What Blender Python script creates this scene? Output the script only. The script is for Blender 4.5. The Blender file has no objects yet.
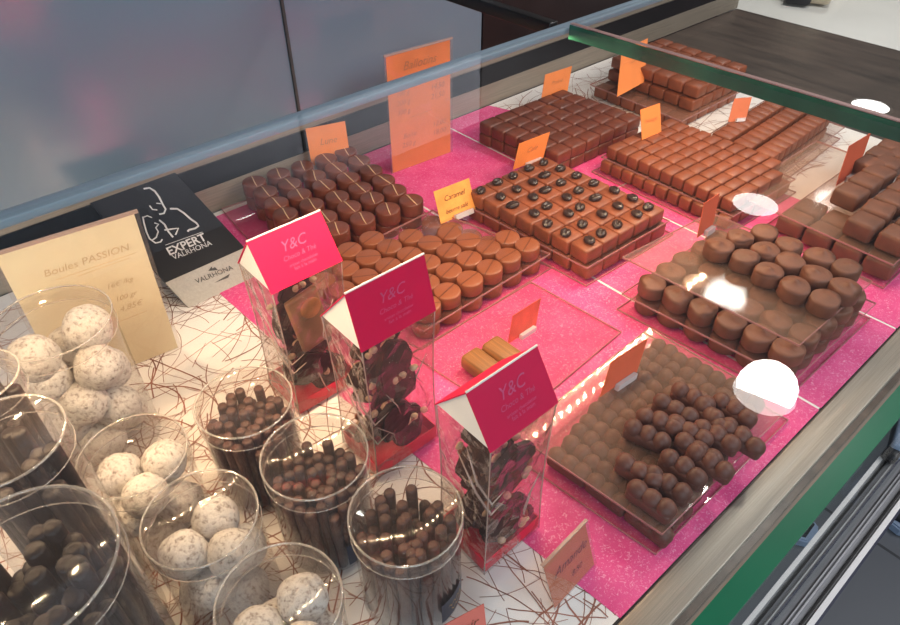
import bpy, bmesh, math, random
from mathutils import Vector, Matrix
random.seed(7)
C = bpy.context.scene.collection
scene = bpy.context.scene
PI = math.pi

# ------------------------------------------------------------------ camera and pixel -> place
FPX, PIT, ROLL, AZ, CH = 683.0, math.radians(40.7), math.radians(-0.45), math.radians(49.0), 0.55
def cam_axes():
    fw = (math.cos(AZ), math.sin(AZ)); rt = (math.sin(AZ), -math.cos(AZ))
    cp, sp = math.cos(PIT), math.sin(PIT)
    f = Vector((cp*fw[0], cp*fw[1], -sp)); r = Vector((rt[0], rt[1], 0)); u = Vector((sp*fw[0], sp*fw[1], cp))
    c, s = math.cos(ROLL), math.sin(ROLL)
    return c*r + s*u, -s*r + c*u, f
RX, UX, FX = cam_axes()
def ray(px, py):
    return FX + RX*((px-450)/FPX) - UX*((py-312.5)/FPX)
def at(px, py, z=0.0):
    """point of the plane z seen at pixel px, py"""
    d = ray(px, py); t = (z-CH)/d.z
    return Vector((t*d.x, t*d.y, z))
def on_plane(px, py, o, n):
    d = ray(px, py); e = Vector((0, 0, CH)); t = (o-e).dot(n)/d.dot(n)
    return e + d*t

cam = bpy.data.cameras.new('camera'); cam.sensor_width = 36; cam.lens = FPX/900*36; cam.clip_start = 0.01
co = bpy.data.objects.new('camera', cam); C.objects.link(co)
M = Matrix.Identity(4)
for i in range(3):
    M[i][0] = RX[i]; M[i][1] = UX[i]; M[i][2] = -FX[i]
M[2][3] = CH
co.matrix_world = M
scene.camera = co

# ------------------------------------------------------------------ materials
def lin(r, g, b):
    f = lambda c: ((c/255)/12.92 if c/255 <= .04045 else ((c/255+.055)/1.055)**2.4)
    return (f(r), f(g), f(b), 1)
MATS = {}
def newmat(name):
    m = bpy.data.materials.new(name); m.use_nodes = True
    nt = m.node_tree; nt.nodes.clear()
    out = nt.nodes.new('ShaderNodeOutputMaterial')
    return m, nt, nt.nodes, nt.links, out
def N(nt, t, **kw):
    n = nt.nodes.new(t)
    for k, v in kw.items():
        if k in n.inputs.keys() if isinstance(k, str) else False: n.inputs[k].default_value = v
        else: setattr(n, k, v)
    return n
def basic(name, col, rough=.5, metal=0, nscale=40, namt=.12, bump=0, bscale=60, spec=.5, rnd=0, col2=None, emit=None, coords='Object', stretch=None):
    """principled with a noise that varies colour, and an optional noise bump"""
    if name in MATS: return MATS[name]
    m, nt, nd, lk, out = newmat(name)
    b = nd.new('ShaderNodeBsdfPrincipled'); lk.new(b.outputs[0], out.inputs[0])
    b.inputs['Roughness'].default_value = rough; b.inputs['Metallic'].default_value = metal
    b.inputs['Specular IOR Level'].default_value = spec
    tc = nd.new('ShaderNodeTexCoord'); src = tc.outputs[coords]
    if stretch:
        mp = nd.new('ShaderNodeMapping'); mp.inputs['Scale'].default_value = stretch
        lk.new(src, mp.inputs[0]); src = mp.outputs[0]
    nz = nd.new('ShaderNodeTexNoise'); nz.inputs['Scale'].default_value = nscale; nz.inputs['Detail'].default_value = 4
    lk.new(src, nz.inputs['Vector'])
    mx = nd.new('ShaderNodeMix'); mx.data_type = 'RGBA'
    c = Vector(col[:3])
    if col2 is None:
        a_ = [x*(1-namt*1.6) for x in c]; b_ = [min(1, x*(1+namt*1.6)) for x in c]
    else: a_, b_ = col[:3], col2[:3]
    mx.inputs['A'].default_value = (*a_, 1); mx.inputs['B'].default_value = (*b_, 1)
    rp = nd.new('ShaderNodeValToRGB'); rp.color_ramp.elements[0].position = .3; rp.color_ramp.elements[1].position = .7
    lk.new(nz.outputs['Fac'], rp.inputs[0]); lk.new(rp.outputs[0], mx.inputs['Factor'])
    col_out = mx.outputs['Result']
    if rnd:
        oi = nd.new('ShaderNodeObjectInfo'); hs = nd.new('ShaderNodeHueSaturation')
        mr = nd.new('ShaderNodeMapRange'); mr.inputs[3].default_value = 1-rnd; mr.inputs[4].default_value = 1+rnd
        lk.new(oi.outputs['Random'], mr.inputs[0]); lk.new(mr.outputs[0], hs.inputs['Value']); lk.new(col_out, hs.inputs['Color'])
        col_out = hs.outputs[0]
    lk.new(col_out, b.inputs['Base Color'])
    if emit:
        b.inputs['Emission Color'].default_value = emit[0]; b.inputs['Emission Strength'].default_value = emit[1]
    if bump:
        n2 = nd.new('ShaderNodeTexNoise'); n2.inputs['Scale'].default_value = bscale; n2.inputs['Detail'].default_value = 5
        lk.new(src, n2.inputs['Vector'])
        bp = nd.new('ShaderNodeBump'); bp.inputs['Strength'].default_value = bump; bp.inputs['Distance'].default_value = .002
        lk.new(n2.outputs['Fac'], bp.inputs['Height']); lk.new(bp.outputs[0], b.inputs['Normal'])
    MATS[name] = m
    return m
def clear(name, tint=(1, 1, 1, 1), haze=0.0, hazecol=(.6, .5, .45, 1), ior=1.45, rough=.03, bump=0, bscale=40, gain=1.0, coords='Object'):
    """thin clear plastic or glass: see-through with a fresnel gloss, and a little haze"""
    if name in MATS: return MATS[name]
    m, nt, nd, lk, out = newmat(name)
    tr = nd.new('ShaderNodeBsdfTransparent'); tr.inputs[0].default_value = tint
    base = tr.outputs[0]
    if haze:
        df = nd.new('ShaderNodeBsdfDiffuse'); df.inputs[0].default_value = hazecol
        mh = nd.new('ShaderNodeMixShader'); mh.inputs[0].default_value = haze
        lk.new(base, mh.inputs[1]); lk.new(df.outputs[0], mh.inputs[2]); base = mh.outputs[0]
    gl = nd.new('ShaderNodeBsdfGlossy'); gl.inputs['Roughness'].default_value = rough
    fr = nd.new('ShaderNodeLayerWeight'); fr.inputs[0].default_value = .5
    pw = nd.new('ShaderNodeMath'); pw.operation = 'POWER'; pw.inputs[1].default_value = 5
    lk.new(fr.outputs['Facing'], pw.inputs[0])
    f0 = ((ior-1)/(ior+1))**2
    mm = nd.new('ShaderNodeMath'); mm.operation = 'MULTIPLY_ADD'; mm.inputs[1].default_value = (1-f0)*gain; mm.inputs[2].default_value = f0*gain; mm.use_clamp = True
    lk.new(pw.outputs[0], mm.inputs[0])
    mg = nd.new('ShaderNodeMixShader'); lk.new(mm.outputs[0], mg.inputs[0]); lk.new(base, mg.inputs[1]); lk.new(gl.outputs[0], mg.inputs[2])
    if bump:
        tc = nd.new('ShaderNodeTexCoord'); n2 = nd.new('ShaderNodeTexNoise'); n2.inputs['Scale'].default_value = bscale; n2.inputs['Detail'].default_value = 2
        lk.new(tc.outputs[coords], n2.inputs['Vector'])
        bp = nd.new('ShaderNodeBump'); bp.inputs['Strength'].default_value = bump; bp.inputs['Distance'].default_value = .01
        lk.new(n2.outputs['Fac'], bp.inputs['Height']); lk.new(bp.outputs[0], gl.inputs['Normal']); lk.new(bp.outputs[0], fr.inputs['Normal'])
    lk.new(mg.outputs[0], out.inputs[0])
    MATS[name] = m
    return m

milk = basic('milk_chocolate', lin(138, 74, 46), .42, nscale=60, namt=.12, rnd=.12, bump=.15, bscale=90)
milk_orange = basic('milk_chocolate_light', lin(158, 86, 46), .38, nscale=60, namt=.10, rnd=.08, bump=.1, bscale=90)
milk_dark = basic('milk_chocolate_deep', lin(112, 56, 38), .4, nscale=60, namt=.15, rnd=.12, bump=.2, bscale=90)
dark = basic('dark_chocolate', lin(94, 54, 42), .55, nscale=60, namt=.15, rnd=.15, bump=.25, bscale=120)
rocher = basic('nut_chocolate', lin(114, 68, 47), .58, nscale=50, namt=.15, rnd=.12, bump=.25, bscale=70)
stickm = basic('stick_chocolate', lin(76, 46, 38), .5, nscale=150, namt=.25, rnd=.25, bump=.5, bscale=250)
barkm = basic('bark_chocolate', lin(50, 31, 26), .55, spec=.3, nscale=60, namt=.3, rnd=.2, bump=.5, bscale=120)
beanm = basic('coffee_bean', lin(56, 38, 32), .3, nscale=150, namt=.3, bump=.3, bscale=300)
whitechoc = basic('white_chocolate', lin(226, 190, 150), .5)
nutm = basic('nut', lin(205, 170, 135), .6, nscale=200, namt=.2)
logm = basic('log_chocolate', lin(150, 98, 52), .45, nscale=12, namt=.18, stretch=(60, 1, 1), bump=.25, bscale=10)
caram = basic('caramel_slab', lin(160, 116, 76), .4, nscale=40, namt=.15)
orangepeel = basic('candied_orange', lin(196, 128, 66), .4, nscale=60, namt=.2)
pinkcard = basic('magenta_card', lin(206, 12, 70), .6, nscale=15, namt=.05, spec=.25)
redcard = basic('red_card', lin(214, 24, 60), .4, nscale=15, namt=.06)
whitecard = basic('white_card', lin(245, 240, 235), .6, nscale=30, namt=.02)
orange = basic('orange_card', lin(244, 138, 66), .7, nscale=25, namt=.05)
redorange = basic('red_orange_card', lin(214, 92, 56), .7, nscale=25, namt=.06)
pinkorange = basic('salmon_card', lin(214, 110, 96), .7, nscale=25, namt=.05)
brownorange = basic('rust_orange_card', lin(206, 110, 70), .7, nscale=25, namt=.05)
cream = basic('cream_card', lin(255, 240, 200), .7, nscale=12, namt=.03)
ink = basic('faint_pencil', lin(190, 120, 70), .8)
inkdark = basic('dark_pencil', lin(110, 60, 40), .8)
inkcream = basic('grey_pencil', lin(214, 190, 148), .8)
silver = basic('silver_print', lin(206, 78, 122), .45)
signblack = basic('sign_black', lin(22, 20, 24), .35, nscale=20, namt=.1)
signgrey = basic('sign_grey', lin(178, 172, 164), .45, nscale=300, namt=.05)
signwhite = basic('sign_white', lin(214, 212, 212), .5)
signdark = basic('sign_dark_ink', lin(70, 66, 66), .5)
gasketm = basic('grey_gasket', lin(104, 94, 86), .5, nscale=10, namt=.1)
glassplain = clear('glass_underside', (.985, .99, .985, 1), ior=1.0, gain=0.0)
steel = basic('brushed_steel', lin(154, 143, 131), .40, metal=.35, nscale=14, namt=.10, stretch=(1, 60, 60), bump=.05, bscale=20)
steeldull = basic('dull_steel', lin(150, 138, 122), .5, metal=.2, nscale=14, namt=.10, stretch=(1, 60, 60))
blackplastic = basic('black_gasket', lin(20, 17, 17), .4, nscale=10, namt=.2)
greyprofile = basic('grey_profile', lin(140, 158, 170), .5, nscale=8, namt=.05)
greenedge = basic('green_glass_edge', lin(30, 118, 82), .25, nscale=9, namt=.12, spec=.6)
darkgreen = basic('dark_green_glass_edge', lin(12, 62, 50), .2, nscale=22, col2=lin(44, 112, 88), stretch=(1, 1, .05))
pinkedge = basic('pale_glass_edge', lin(176, 140, 132), .3, nscale=20, namt=.15)
darkdeck = basic('dark_wood', lin(78, 66, 58), .35, nscale=7, namt=.3, stretch=(6, .8, 1))
whitetop = basic('white_worktop', lin(214, 212, 206), .4, nscale=5, namt=.03)
beige = basic('beige_card', lin(205, 190, 165), .6, nscale=20, namt=.05)
alu = basic('aluminium', lin(205, 205, 206), .3, metal=.6, nscale=10, namt=.05, stretch=(1, 50, 50))
alugrey = basic('grey_rubber_insert', lin(128, 128, 130), .4, nscale=10, namt=.1, stretch=(1, 30, 30))
navy = basic('navy_edge', lin(30, 36, 60), .4)
shoeblack = basic('shoe_black', lin(22, 22, 26), .6, nscale=200, namt=.3)
shoeblue = basic('shoe_sole', lin(140, 158, 182), .5, nscale=60, namt=.08)
labelblue = basic('label_navy', lin(48, 58, 80), .4)
gold = basic('gold_print', lin(190, 150, 80), .35)
glass = clear('top_glass', (.965, .985, .975, 1), ior=1.5, rough=.012, gain=1.0, haze=.02, hazecol=(.6, .6, .62, 1))
frontglass = clear('front_glass', (.97, .99, .98, 1), ior=1.45, rough=.02, gain=.12)
acryl = clear('acrylic', (.97, .95, .94, 1), haze=.085, hazecol=lin(222, 182, 158), ior=1.45, rough=.06, gain=1.0)
acrylbase = clear('acrylic_base', (.97, .94, .94, 1), haze=.02, hazecol=lin(225, 180, 170), ior=1.42, rough=.05)
acryledge = clear('acrylic_edge', (.9, .82, .8, 1), haze=.5, hazecol=lin(205, 150, 145), ior=1.45, rough=.2)
tub = clear('tub_plastic', (.96, .95, .94, 1), haze=.035, hazecol=lin(210, 190, 180), ior=1.5, rough=.05, bump=.05, bscale=30, gain=.7)
tubrim = clear('tub_rim', (.9, .88, .86, 1), haze=.25, hazecol=lin(235, 225, 215), ior=1.7, rough=.08, gain=2.0)
film = clear('cellophane', (.93, .90, .89, 1), haze=.10, hazecol=lin(195, 145, 130), ior=1.5, rough=.12, bump=.5, bscale=38, gain=1.5)
filmedge = clear('cellophane_fold', (.85, .8, .78, 1), haze=.4, hazecol=lin(225, 195, 180), ior=1.6, rough=.15, gain=1.6)
holder = clear('card_holder', (.96, .95, .95, 1), haze=.05, ior=1.5, rough=.05)
clipm = clear('clear_clip', (.9, .9, .92, 1), haze=.55, hazecol=lin(225, 215, 215), ior=1.5, rough=.1)

def mat_truffle():
    m, nt, nd, lk, out = newmat('sugar_truffle')
    b = nd.new('ShaderNodeBsdfPrincipled'); lk.new(b.outputs[0], out.inputs[0]); b.inputs['Roughness'].default_value = .85
    tc = nd.new('ShaderNodeTexCoord'); oi = nd.new('ShaderNodeObjectInfo')
    ad = nd.new('ShaderNodeVectorMath'); ad.operation = 'ADD'
    lk.new(tc.outputs['Object'], ad.inputs[0]); lk.new(oi.outputs['Random'], ad.inputs[1])
    nz = nd.new('ShaderNodeTexNoise'); nz.inputs['Scale'].default_value = 230; nz.inputs['Detail'].default_value = 7; nz.inputs['Roughness'].default_value = .7
    lk.new(ad.outputs[0], nz.inputs['Vector'])
    rp = nd.new('ShaderNodeValToRGB'); e = rp.color_ramp.elements
    e[0].position = .33; e[0].color = lin(140, 122, 112); e[1].position = .51; e[1].color = lin(234, 228, 222)
    lk.new(nz.outputs['Fac'], rp.inputs[0]); lk.new(rp.outputs[0], b.inputs['Base Color'])
    bp = nd.new('ShaderNodeBump'); bp.inputs['Strength'].default_value = .9; bp.inputs['Distance'].default_value = .004
    lk.new(nz.outputs['Fac'], bp.inputs['Height']); lk.new(bp.outputs[0], b.inputs['Normal'])
    return m
truffm = mat_truffle()
def mat_pink():
    m, nt, nd, lk, out = newmat('pink_tissue')
    b = nd.new('ShaderNodeBsdfPrincipled'); lk.new(b.outputs[0], out.inputs[0]); b.inputs['Roughness'].default_value = .6
    tc = nd.new('ShaderNodeTexCoord')
    n1 = nd.new('ShaderNodeTexNoise'); n1.inputs['Scale'].default_value = 26; n1.inputs['Detail'].default_value = 2
    n2 = nd.new('ShaderNodeTexNoise'); n2.inputs['Scale'].default_value = 330; n2.inputs['Detail'].default_value = 5; n2.inputs['Distortion'].default_value = 1.5
    for n in (n1, n2): lk.new(tc.outputs['Object'], n.inputs['Vector'])
    r1 = nd.new('ShaderNodeValToRGB'); r1.color_ramp.elements[0].position = .35; r1.color_ramp.elements[1].position = .7
    r1.color_ramp.elements[0].color = lin(220, 58, 128); r1.color_ramp.elements[1].color = lin(232, 84, 146)
    r2 = nd.new('ShaderNodeValToRGB'); r2.color_ramp.elements[0].position = .55; r2.color_ramp.elements[1].position = .72
    mm = nd.new('ShaderNodeMath'); mm.operation = 'MULTIPLY'; mm.inputs[1].default_value = .7
    mx = nd.new('ShaderNodeMix'); mx.data_type = 'RGBA'; mx.inputs['B'].default_value = lin(252, 190, 214)
    lk.new(n1.outputs[0], r1.inputs[0]); lk.new(n2.outputs[0], r2.inputs[0]); lk.new(r2.outputs[0], mm.inputs[0])
    lk.new(mm.outputs[0], mx.inputs['Factor']); lk.new(r1.outputs[0], mx.inputs['A']); lk.new(mx.outputs['Result'], b.inputs['Base Color'])
    return m
pinkm = mat_pink()
def mat_door():
    m, nt, nd, lk, out = newmat('grey_sliding_door')
    d = nd.new('ShaderNodeBsdfPrincipled'); d.inputs['Roughness'].default_value = .5
    tc = nd.new('ShaderNodeTexCoord'); nz = nd.new('ShaderNodeTexNoise'); nz.inputs['Scale'].default_value = 3
    lk.new(tc.outputs['Object'], nz.inputs['Vector'])
    rp = nd.new('ShaderNodeValToRGB'); rp.color_ramp.elements[0].color = lin(100, 124, 140); rp.color_ramp.elements[1].color = lin(122, 142, 156)
    lk.new(nz.outputs[0], rp.inputs[0]); lk.new(rp.outputs[0], d.inputs['Base Color'])
    g = nd.new('ShaderNodeBsdfGlossy'); g.inputs['Roughness'].default_value = .2; g.inputs[0].default_value = (.8, .8, .85, 1)
    mx = nd.new('ShaderNodeMixShader'); mx.inputs[0].default_value = .15
    lk.new(d.outputs[0], mx.inputs[1]); lk.new(g.outputs[0], mx.inputs[2]); lk.new(mx.outputs[0], out.inputs[0])
    return m
doorm = mat_door()
def mat_tile(name, c1, c2, size, rough=.4):
    m, nt, nd, lk, out = newmat(name)
    b = nd.new('ShaderNodeBsdfPrincipled'); lk.new(b.outputs[0], out.inputs[0]); b.inputs['Roughness'].default_value = rough
    tc = nd.new('ShaderNodeTexCoord'); br = nd.new('ShaderNodeTexBrick'); br.offset = 0
    br.inputs['Color1'].default_value = c1; br.inputs['Color2'].default_value = c2; br.inputs['Mortar'].default_value = (c1[0]*.35, c1[1]*.35, c1[2]*.35, 1)
    br.inputs['Scale'].default_value = 1; br.inputs['Mortar Size'].default_value = .004; br.inputs['Brick Width'].default_value = size; br.inputs['Row Height'].default_value = size
    lk.new(tc.outputs['Object'], br.inputs['Vector']); lk.new(br.outputs[0], b.inputs['Base Color'])
    return m
tilem = mat_tile('grey_floor_tile', lin(100, 103, 107), lin(94, 97, 101), .42)
def mat_scored():
    """round milk chocolate with one scored line across its top"""
    m, nt, nd, lk, out = newmat('scored_chocolate')
    b = nd.new('ShaderNodeBsdfPrincipled'); lk.new(b.outputs[0], out.inputs[0]); b.inputs['Roughness'].default_value = .38
    tc = nd.new('ShaderNodeTexCoord'); sp = nd.new('ShaderNodeSeparateXYZ'); lk.new(tc.outputs['Object'], sp.inputs[0])
    ab = nd.new('ShaderNodeMath'); ab.operation = 'ABSOLUTE'; lk.new(sp.outputs[0], ab.inputs[0])
    lt = nd.new('ShaderNodeMath'); lt.operation = 'LESS_THAN'; lt.inputs[1].default_value = .0008; lk.new(ab.outputs[0], lt.inputs[0])
    zg = nd.new('ShaderNodeMath'); zg.operation = 'GREATER_THAN'; zg.inputs[1].default_value = .0165; lk.new(sp.outputs[2], zg.inputs[0])
    mu = nd.new('ShaderNodeMath'); mu.operation = 'MULTIPLY'; lk.new(lt.outputs[0], mu.inputs[0]); lk.new(zg.outputs[0], mu.inputs[1])
    oi = nd.new('ShaderNodeObjectInfo'); mr = nd.new('ShaderNodeMapRange'); mr.inputs[3].default_value = .9; mr.inputs[4].default_value = 1.08
    lk.new(oi.outputs['Random'], mr.inputs[0])
    hs = nd.new('ShaderNodeHueSaturation'); hs.inputs['Color'].default_value = lin(140, 77, 46); lk.new(mr.outputs[0], hs.inputs['Value'])
    mx = nd.new('ShaderNodeMix'); mx.data_type = 'RGBA'; mx.inputs['B'].default_value = lin(100, 50, 28)
    lk.new(mu.outputs[0], mx.inputs['Factor']); lk.new(hs.outputs[0], mx.inputs['A']); lk.new(mx.outputs['Result'], b.inputs['Base Color'])
    return m
scoredm = mat_scored()

# ------------------------------------------------------------------ mesh helpers
class MB:
    def __init__(s): s.bm = bmesh.new()
    def box(s, c, d, bev=0, rot=None, seg=2, mi=0, taper=1.0):
        r = bmesh.ops.create_cube(s.bm, size=1)
        vs = r['verts']
        for v in vs:
            k = taper if v.co.z > 0 else 1
            v.co = Vector((v.co.x*d[0]*k, v.co.y*d[1]*k, v.co.z*d[2]))
        fs = list({f for v in vs for f in v.link_faces})
        if bev:
            es = list({e for f in fs for e in f.edges})
            r2 = bmesh.ops.bevel(s.bm, geom=vs+es, offset=bev, segments=seg, affect='EDGES', profile=.5)
            vs = list({v for f in r2['faces'] for v in f.verts} | {v for v in vs if v.is_valid}); fs = list({f for v in vs for f in v.link_faces})
        mm = Matrix.Translation(Vector(c))
        if rot is not None: mm = mm @ (rot if isinstance(rot, Matrix) else Matrix.Rotation(rot, 4, 'Z'))
        bmesh.ops.transform(s.bm, matrix=mm, verts=vs)
        for f in fs: f.material_index = mi; f.smooth = bool(bev)
        return s
    def lathe(s, prof, seg=32, c=(0, 0, 0), mi=0, smooth=True):
        rings = []
        for (r, z) in prof:
            if r < 1e-6: rings.append([s.bm.verts.new((c[0], c[1], c[2]+z))])
            else: rings.append([s.bm.verts.new((c[0]+r*math.cos(2*PI*i/seg), c[1]+r*math.sin(2*PI*i/seg), c[2]+z)) for i in range(seg)])
        for a, b in zip(rings, rings[1:]):
            for i in range(seg):
                j = (i+1) % seg
                if len(a) == 1 and len(b) == 1: continue
                if len(a) == 1: f = s.bm.faces.new((a[0], b[j], b[i]))
                elif len(b) == 1: f = s.bm.faces.new((a[i], a[j], b[0]))
                else: f = s.bm.faces.new((a[i], a[j], b[j], b[i]))
                f.material_index = mi; f.smooth = smooth
        return s
    def ball(s, c, r, sub=2, sc=(1, 1, 1), jit=0, rot=None, mi=0):
        rr = bmesh.ops.create_icosphere(s.bm, subdivisions=sub, radius=r)
        ph = random.random()*9
        for v in rr['verts']:
            k = 1
            if jit: k = 1 + jit*(math.sin(v.co.x/r*3+ph)+math.sin(v.co.y/r*4+ph*2)+math.sin(v.co.z/r*3.3+ph*3))/3
            v.co = Vector((v.co.x*sc[0], v.co.y*sc[1], v.co.z*sc[2]))*k
        mm = Matrix.Translation(Vector(c))
        if rot is not None: mm = mm @ rot
        bmesh.ops.transform(s.bm, matrix=mm, verts=rr['verts'])
        for f in {f for v in rr['verts'] for f in v.link_faces}: f.smooth = True; f.material_index = mi
        return s
    def quad(s, a, b, c, d, mi=0):
        f = s.bm.faces.new([s.bm.verts.new(p) for p in (a, b, c, d)]); f.material_index = mi
        return s
    def slab(s, pts, th, mi=0, nrm=None):
        """flat polygon given thickness along its normal"""
        p = [Vector(q) for q in pts]
        n = nrm or (p[1]-p[0]).cross(p[2]-p[0]).normalized()
        a = [s.bm.verts.new(q) for q in p]; b = [s.bm.verts.new(q-n*th) for q in p]
        k = len(p)
        s.bm.faces.new(a).material_index = mi; s.bm.faces.new(b[::-1]).material_index = mi
        for i in range(k): s.bm.faces.new((a[i], b[i], b[(i+1) % k], a[(i+1) % k])).material_index = mi
        return s
    def strip(s, pts, w, n, mi=0):
        """flat ribbon along pts, lying in the plane with normal n"""
        pts = [Vector(p) for p in pts]; L = []
        for i, p in enumerate(pts):
            t = (pts[min(i+1, len(pts)-1)]-pts[max(i-1, 0)]).normalized(); sd = n.cross(t).normalized()*w/2
            L.append((s.bm.verts.new(p+sd), s.bm.verts.new(p-sd)))
        for a, b in zip(L, L[1:]): s.bm.faces.new((a[0], a[1], b[1], b[0])).material_index = mi
        return s
    def tube(s, pts, r, seg=8, mi=0, cap=True):
        pts = [Vector(p) for p in pts]; R = []
        for i, p in enumerate(pts):
            t = (pts[min(i+1, len(pts)-1)]-pts[max(i-1, 0)]).normalized()
            x = t.orthogonal().normalized() if i == 0 else (x - t*x.dot(t)).normalized()
            y = t.cross(x); rr = r[i] if isinstance(r, (list, tuple)) else r
            R.append([s.bm.verts.new(p+(x*math.cos(2*PI*k/seg)+y*math.sin(2*PI*k/seg))*rr) for k in range(seg)])
        for a, b in zip(R, R[1:]):
            for k in range(seg):
                f = s.bm.faces.new((a[k], a[(k+1) % seg], b[(k+1) % seg], b[k])); f.smooth = True; f.material_index = mi
        if cap:
            s.bm.faces.new(R[0][::-1]).material_index = mi; s.bm.faces.new(R[-1]).material_index = mi
        return s
    def build(s, name, mats, parent=None, loc=(0, 0, 0), rz=0):
        bmesh.ops.recalc_face_normals(s.bm, faces=s.bm.faces)
        me = bpy.data.meshes.new(name); s.bm.to_mesh(me); s.bm.free()
        for m in (mats if isinstance(mats, (list, tuple)) else [mats]): me.materials.append(m)
        o = bpy.data.objects.new(name, me); C.objects.link(o)
        o.parent = parent; o.location = loc; o.rotation_euler = (0, 0, rz)
        return o
def tag(o, label=None, cat=None, group=None, kind=None):
    if label: o['label'] = label
    if cat: o['category'] = cat
    if group: o['group'] = group
    if kind: o['kind'] = kind
    return o
def empty(name, loc=(0, 0, 0), rz=0, label=None, cat=None, group=None):
    o = bpy.data.objects.new(name, None); C.objects.link(o); o.location = loc; o.rotation_euler = (0, 0, rz); o.empty_display_size = .01
    return tag(o, label, cat, group)
def dup(o, parent=None):
    c = o.copy(); C.objects.link(c)
    if parent is not None: c.parent = parent
    for ch in [x for x in bpy.data.objects if x.parent is o]: dup(ch, c)
    return c
KIDS = {}
def dupk(o):
    """copy of a thing and of its parts (children cached by name)"""
    if o.name not in KIDS: KIDS[o.name] = [x for x in bpy.data.objects if x.parent is o]
    c = o.copy(); C.objects.link(c)
    for ch in KIDS[o.name]:
        k = ch.copy(); C.objects.link(k); k.parent = c
    return c
USED = set()
def put(proto, loc, rz, label, cat, group, tilt=None):
    """first call places the prototype itself, later calls place copies"""
    if proto.name in USED: o = dupk(proto)
    else:
        KIDS[proto.name] = [x for x in bpy.data.objects if x.parent is proto]
        USED.add(proto.name); o = proto
    o.location = loc; o.rotation_euler = (tilt[0] if tilt else 0, tilt[1] if tilt else 0, rz)
    return tag(o, label, cat, group)
def text_mesh(body, size, m, parent, mat4, name='lettering', shear=0, align='CENTER', ext=0, bold=0):
    cu = bpy.data.curves.new(name, 'FONT'); cu.body = body; cu.size = size; cu.shear = shear; cu.align_x = align; cu.resolution_u = 3
    cu.offset = bold
    t = bpy.data.objects.new(name, cu); C.objects.link(t)
    dg = bpy.context.evaluated_depsgraph_get(); me = bpy.data.meshes.new_from_object(t.evaluated_get(dg))
    bpy.data.objects.remove(t); bpy.data.curves.remove(cu)
    me.transform(mat4); me.materials.clear(); me.materials.append(m); me.name = name
    o = bpy.data.objects.new(name, me); C.objects.link(o); o.parent = parent
    return o
def frame_mat(o, x, y):
    """matrix that maps local text axes on world x, y at origin o"""
    x = Vector(x).normalized(); y = Vector(y).normalized(); z = x.cross(y)
    m = Matrix.Identity(4)
    for i in range(3): m[i][0] = x[i]; m[i][1] = y[i]; m[i][2] = z[i]; m[i][3] = o[i]
    return m
ORD = ['first', 'second', 'third', 'fourth', 'fifth', 'sixth', 'seventh', 'eighth', 'ninth', 'tenth', 'eleventh', 'twelfth', 'thirteenth', 'fourteenth', 'fifteenth', 'sixteenth']

# ------------------------------------------------------------------ the room
def struct(name, mb, m): return tag(mb.build(name, m), kind='structure')
FZ, CZ = -0.85, 1.75
X0, X1, Y0, Y1 = -2.2, 6.6, -3.2, 4.2
mb = MB(); mb.box(((X0+X1)/2, (Y0+Y1)/2, FZ-.05), (X1-X0, Y1-Y0, .1)); struct('floor', mb, tilem)
ceilm = basic('ceiling_paint', lin(150, 150, 154), .8, nscale=2, namt=.04)
wallm = basic('wall_paint', lin(150, 146, 144), .8, nscale=2, namt=.06)
wallm2 = basic('wall_paint_dim', lin(92, 86, 86), .8, nscale=2, namt=.10)
mb = MB(); mb.box(((X0+X1)/2, (Y0+Y1)/2, CZ+.05), (X1-X0, Y1-Y0, .1)); struct('ceiling', mb, ceilm)
mb = MB(); mb.box((X0-.05, (Y0+Y1)/2, .45), (.1, Y1-Y0, 2.6)); struct('wall_left', mb, wallm)
mb = MB(); mb.box((X1+.05, (Y0+Y1)/2, .45), (.1, Y1-Y0, 2.6)); struct('wall_right', mb, wallm)
mb = MB(); mb.box(((X0+X1)/2, Y1+.05, .45), (X1-X0, .1, 2.6)); struct('wall_back', mb, wallm2)
mb = MB(); mb.box(((X0+X1)/2, Y0-.05, .45), (X1-X0, .1, 2.6)); struct('wall_front', mb, wallm)

# ceiling downlights
dlm = basic('downlight_disc', (1, 1, 1, 1), .5, emit=((1, .99, .97, 1), 15))
dl = empty('ceiling_downlight')
m_ = MB(); m_.lathe([(.118, 0), (.114, -.005), (.098, -.005), (.098, -.002)], 32); m_.build('trim_ring', whitecard, dl)
m_ = MB(); m_.lathe([(0, -.004), (.097, -.004)], 32); m_.build('diffuser', dlm, dl)
DLS = []
for (px, py, t) in ((764, 394, 'above the front of the display'), (755, 205, 'above the far trays'), (870, 107, 'above the far white counter')):
    q = at(px, py, 2*(.325+.007)-CZ); DLS.append((q.x, q.y, t))
DLS.append((1.0, 2.6, 'above the serving side'))
for (x, y, t) in DLS:
    put(dl, (x, y, CZ), 0, 'round recessed ceiling downlight ' + t, 'light', 'ceiling downlights')

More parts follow.
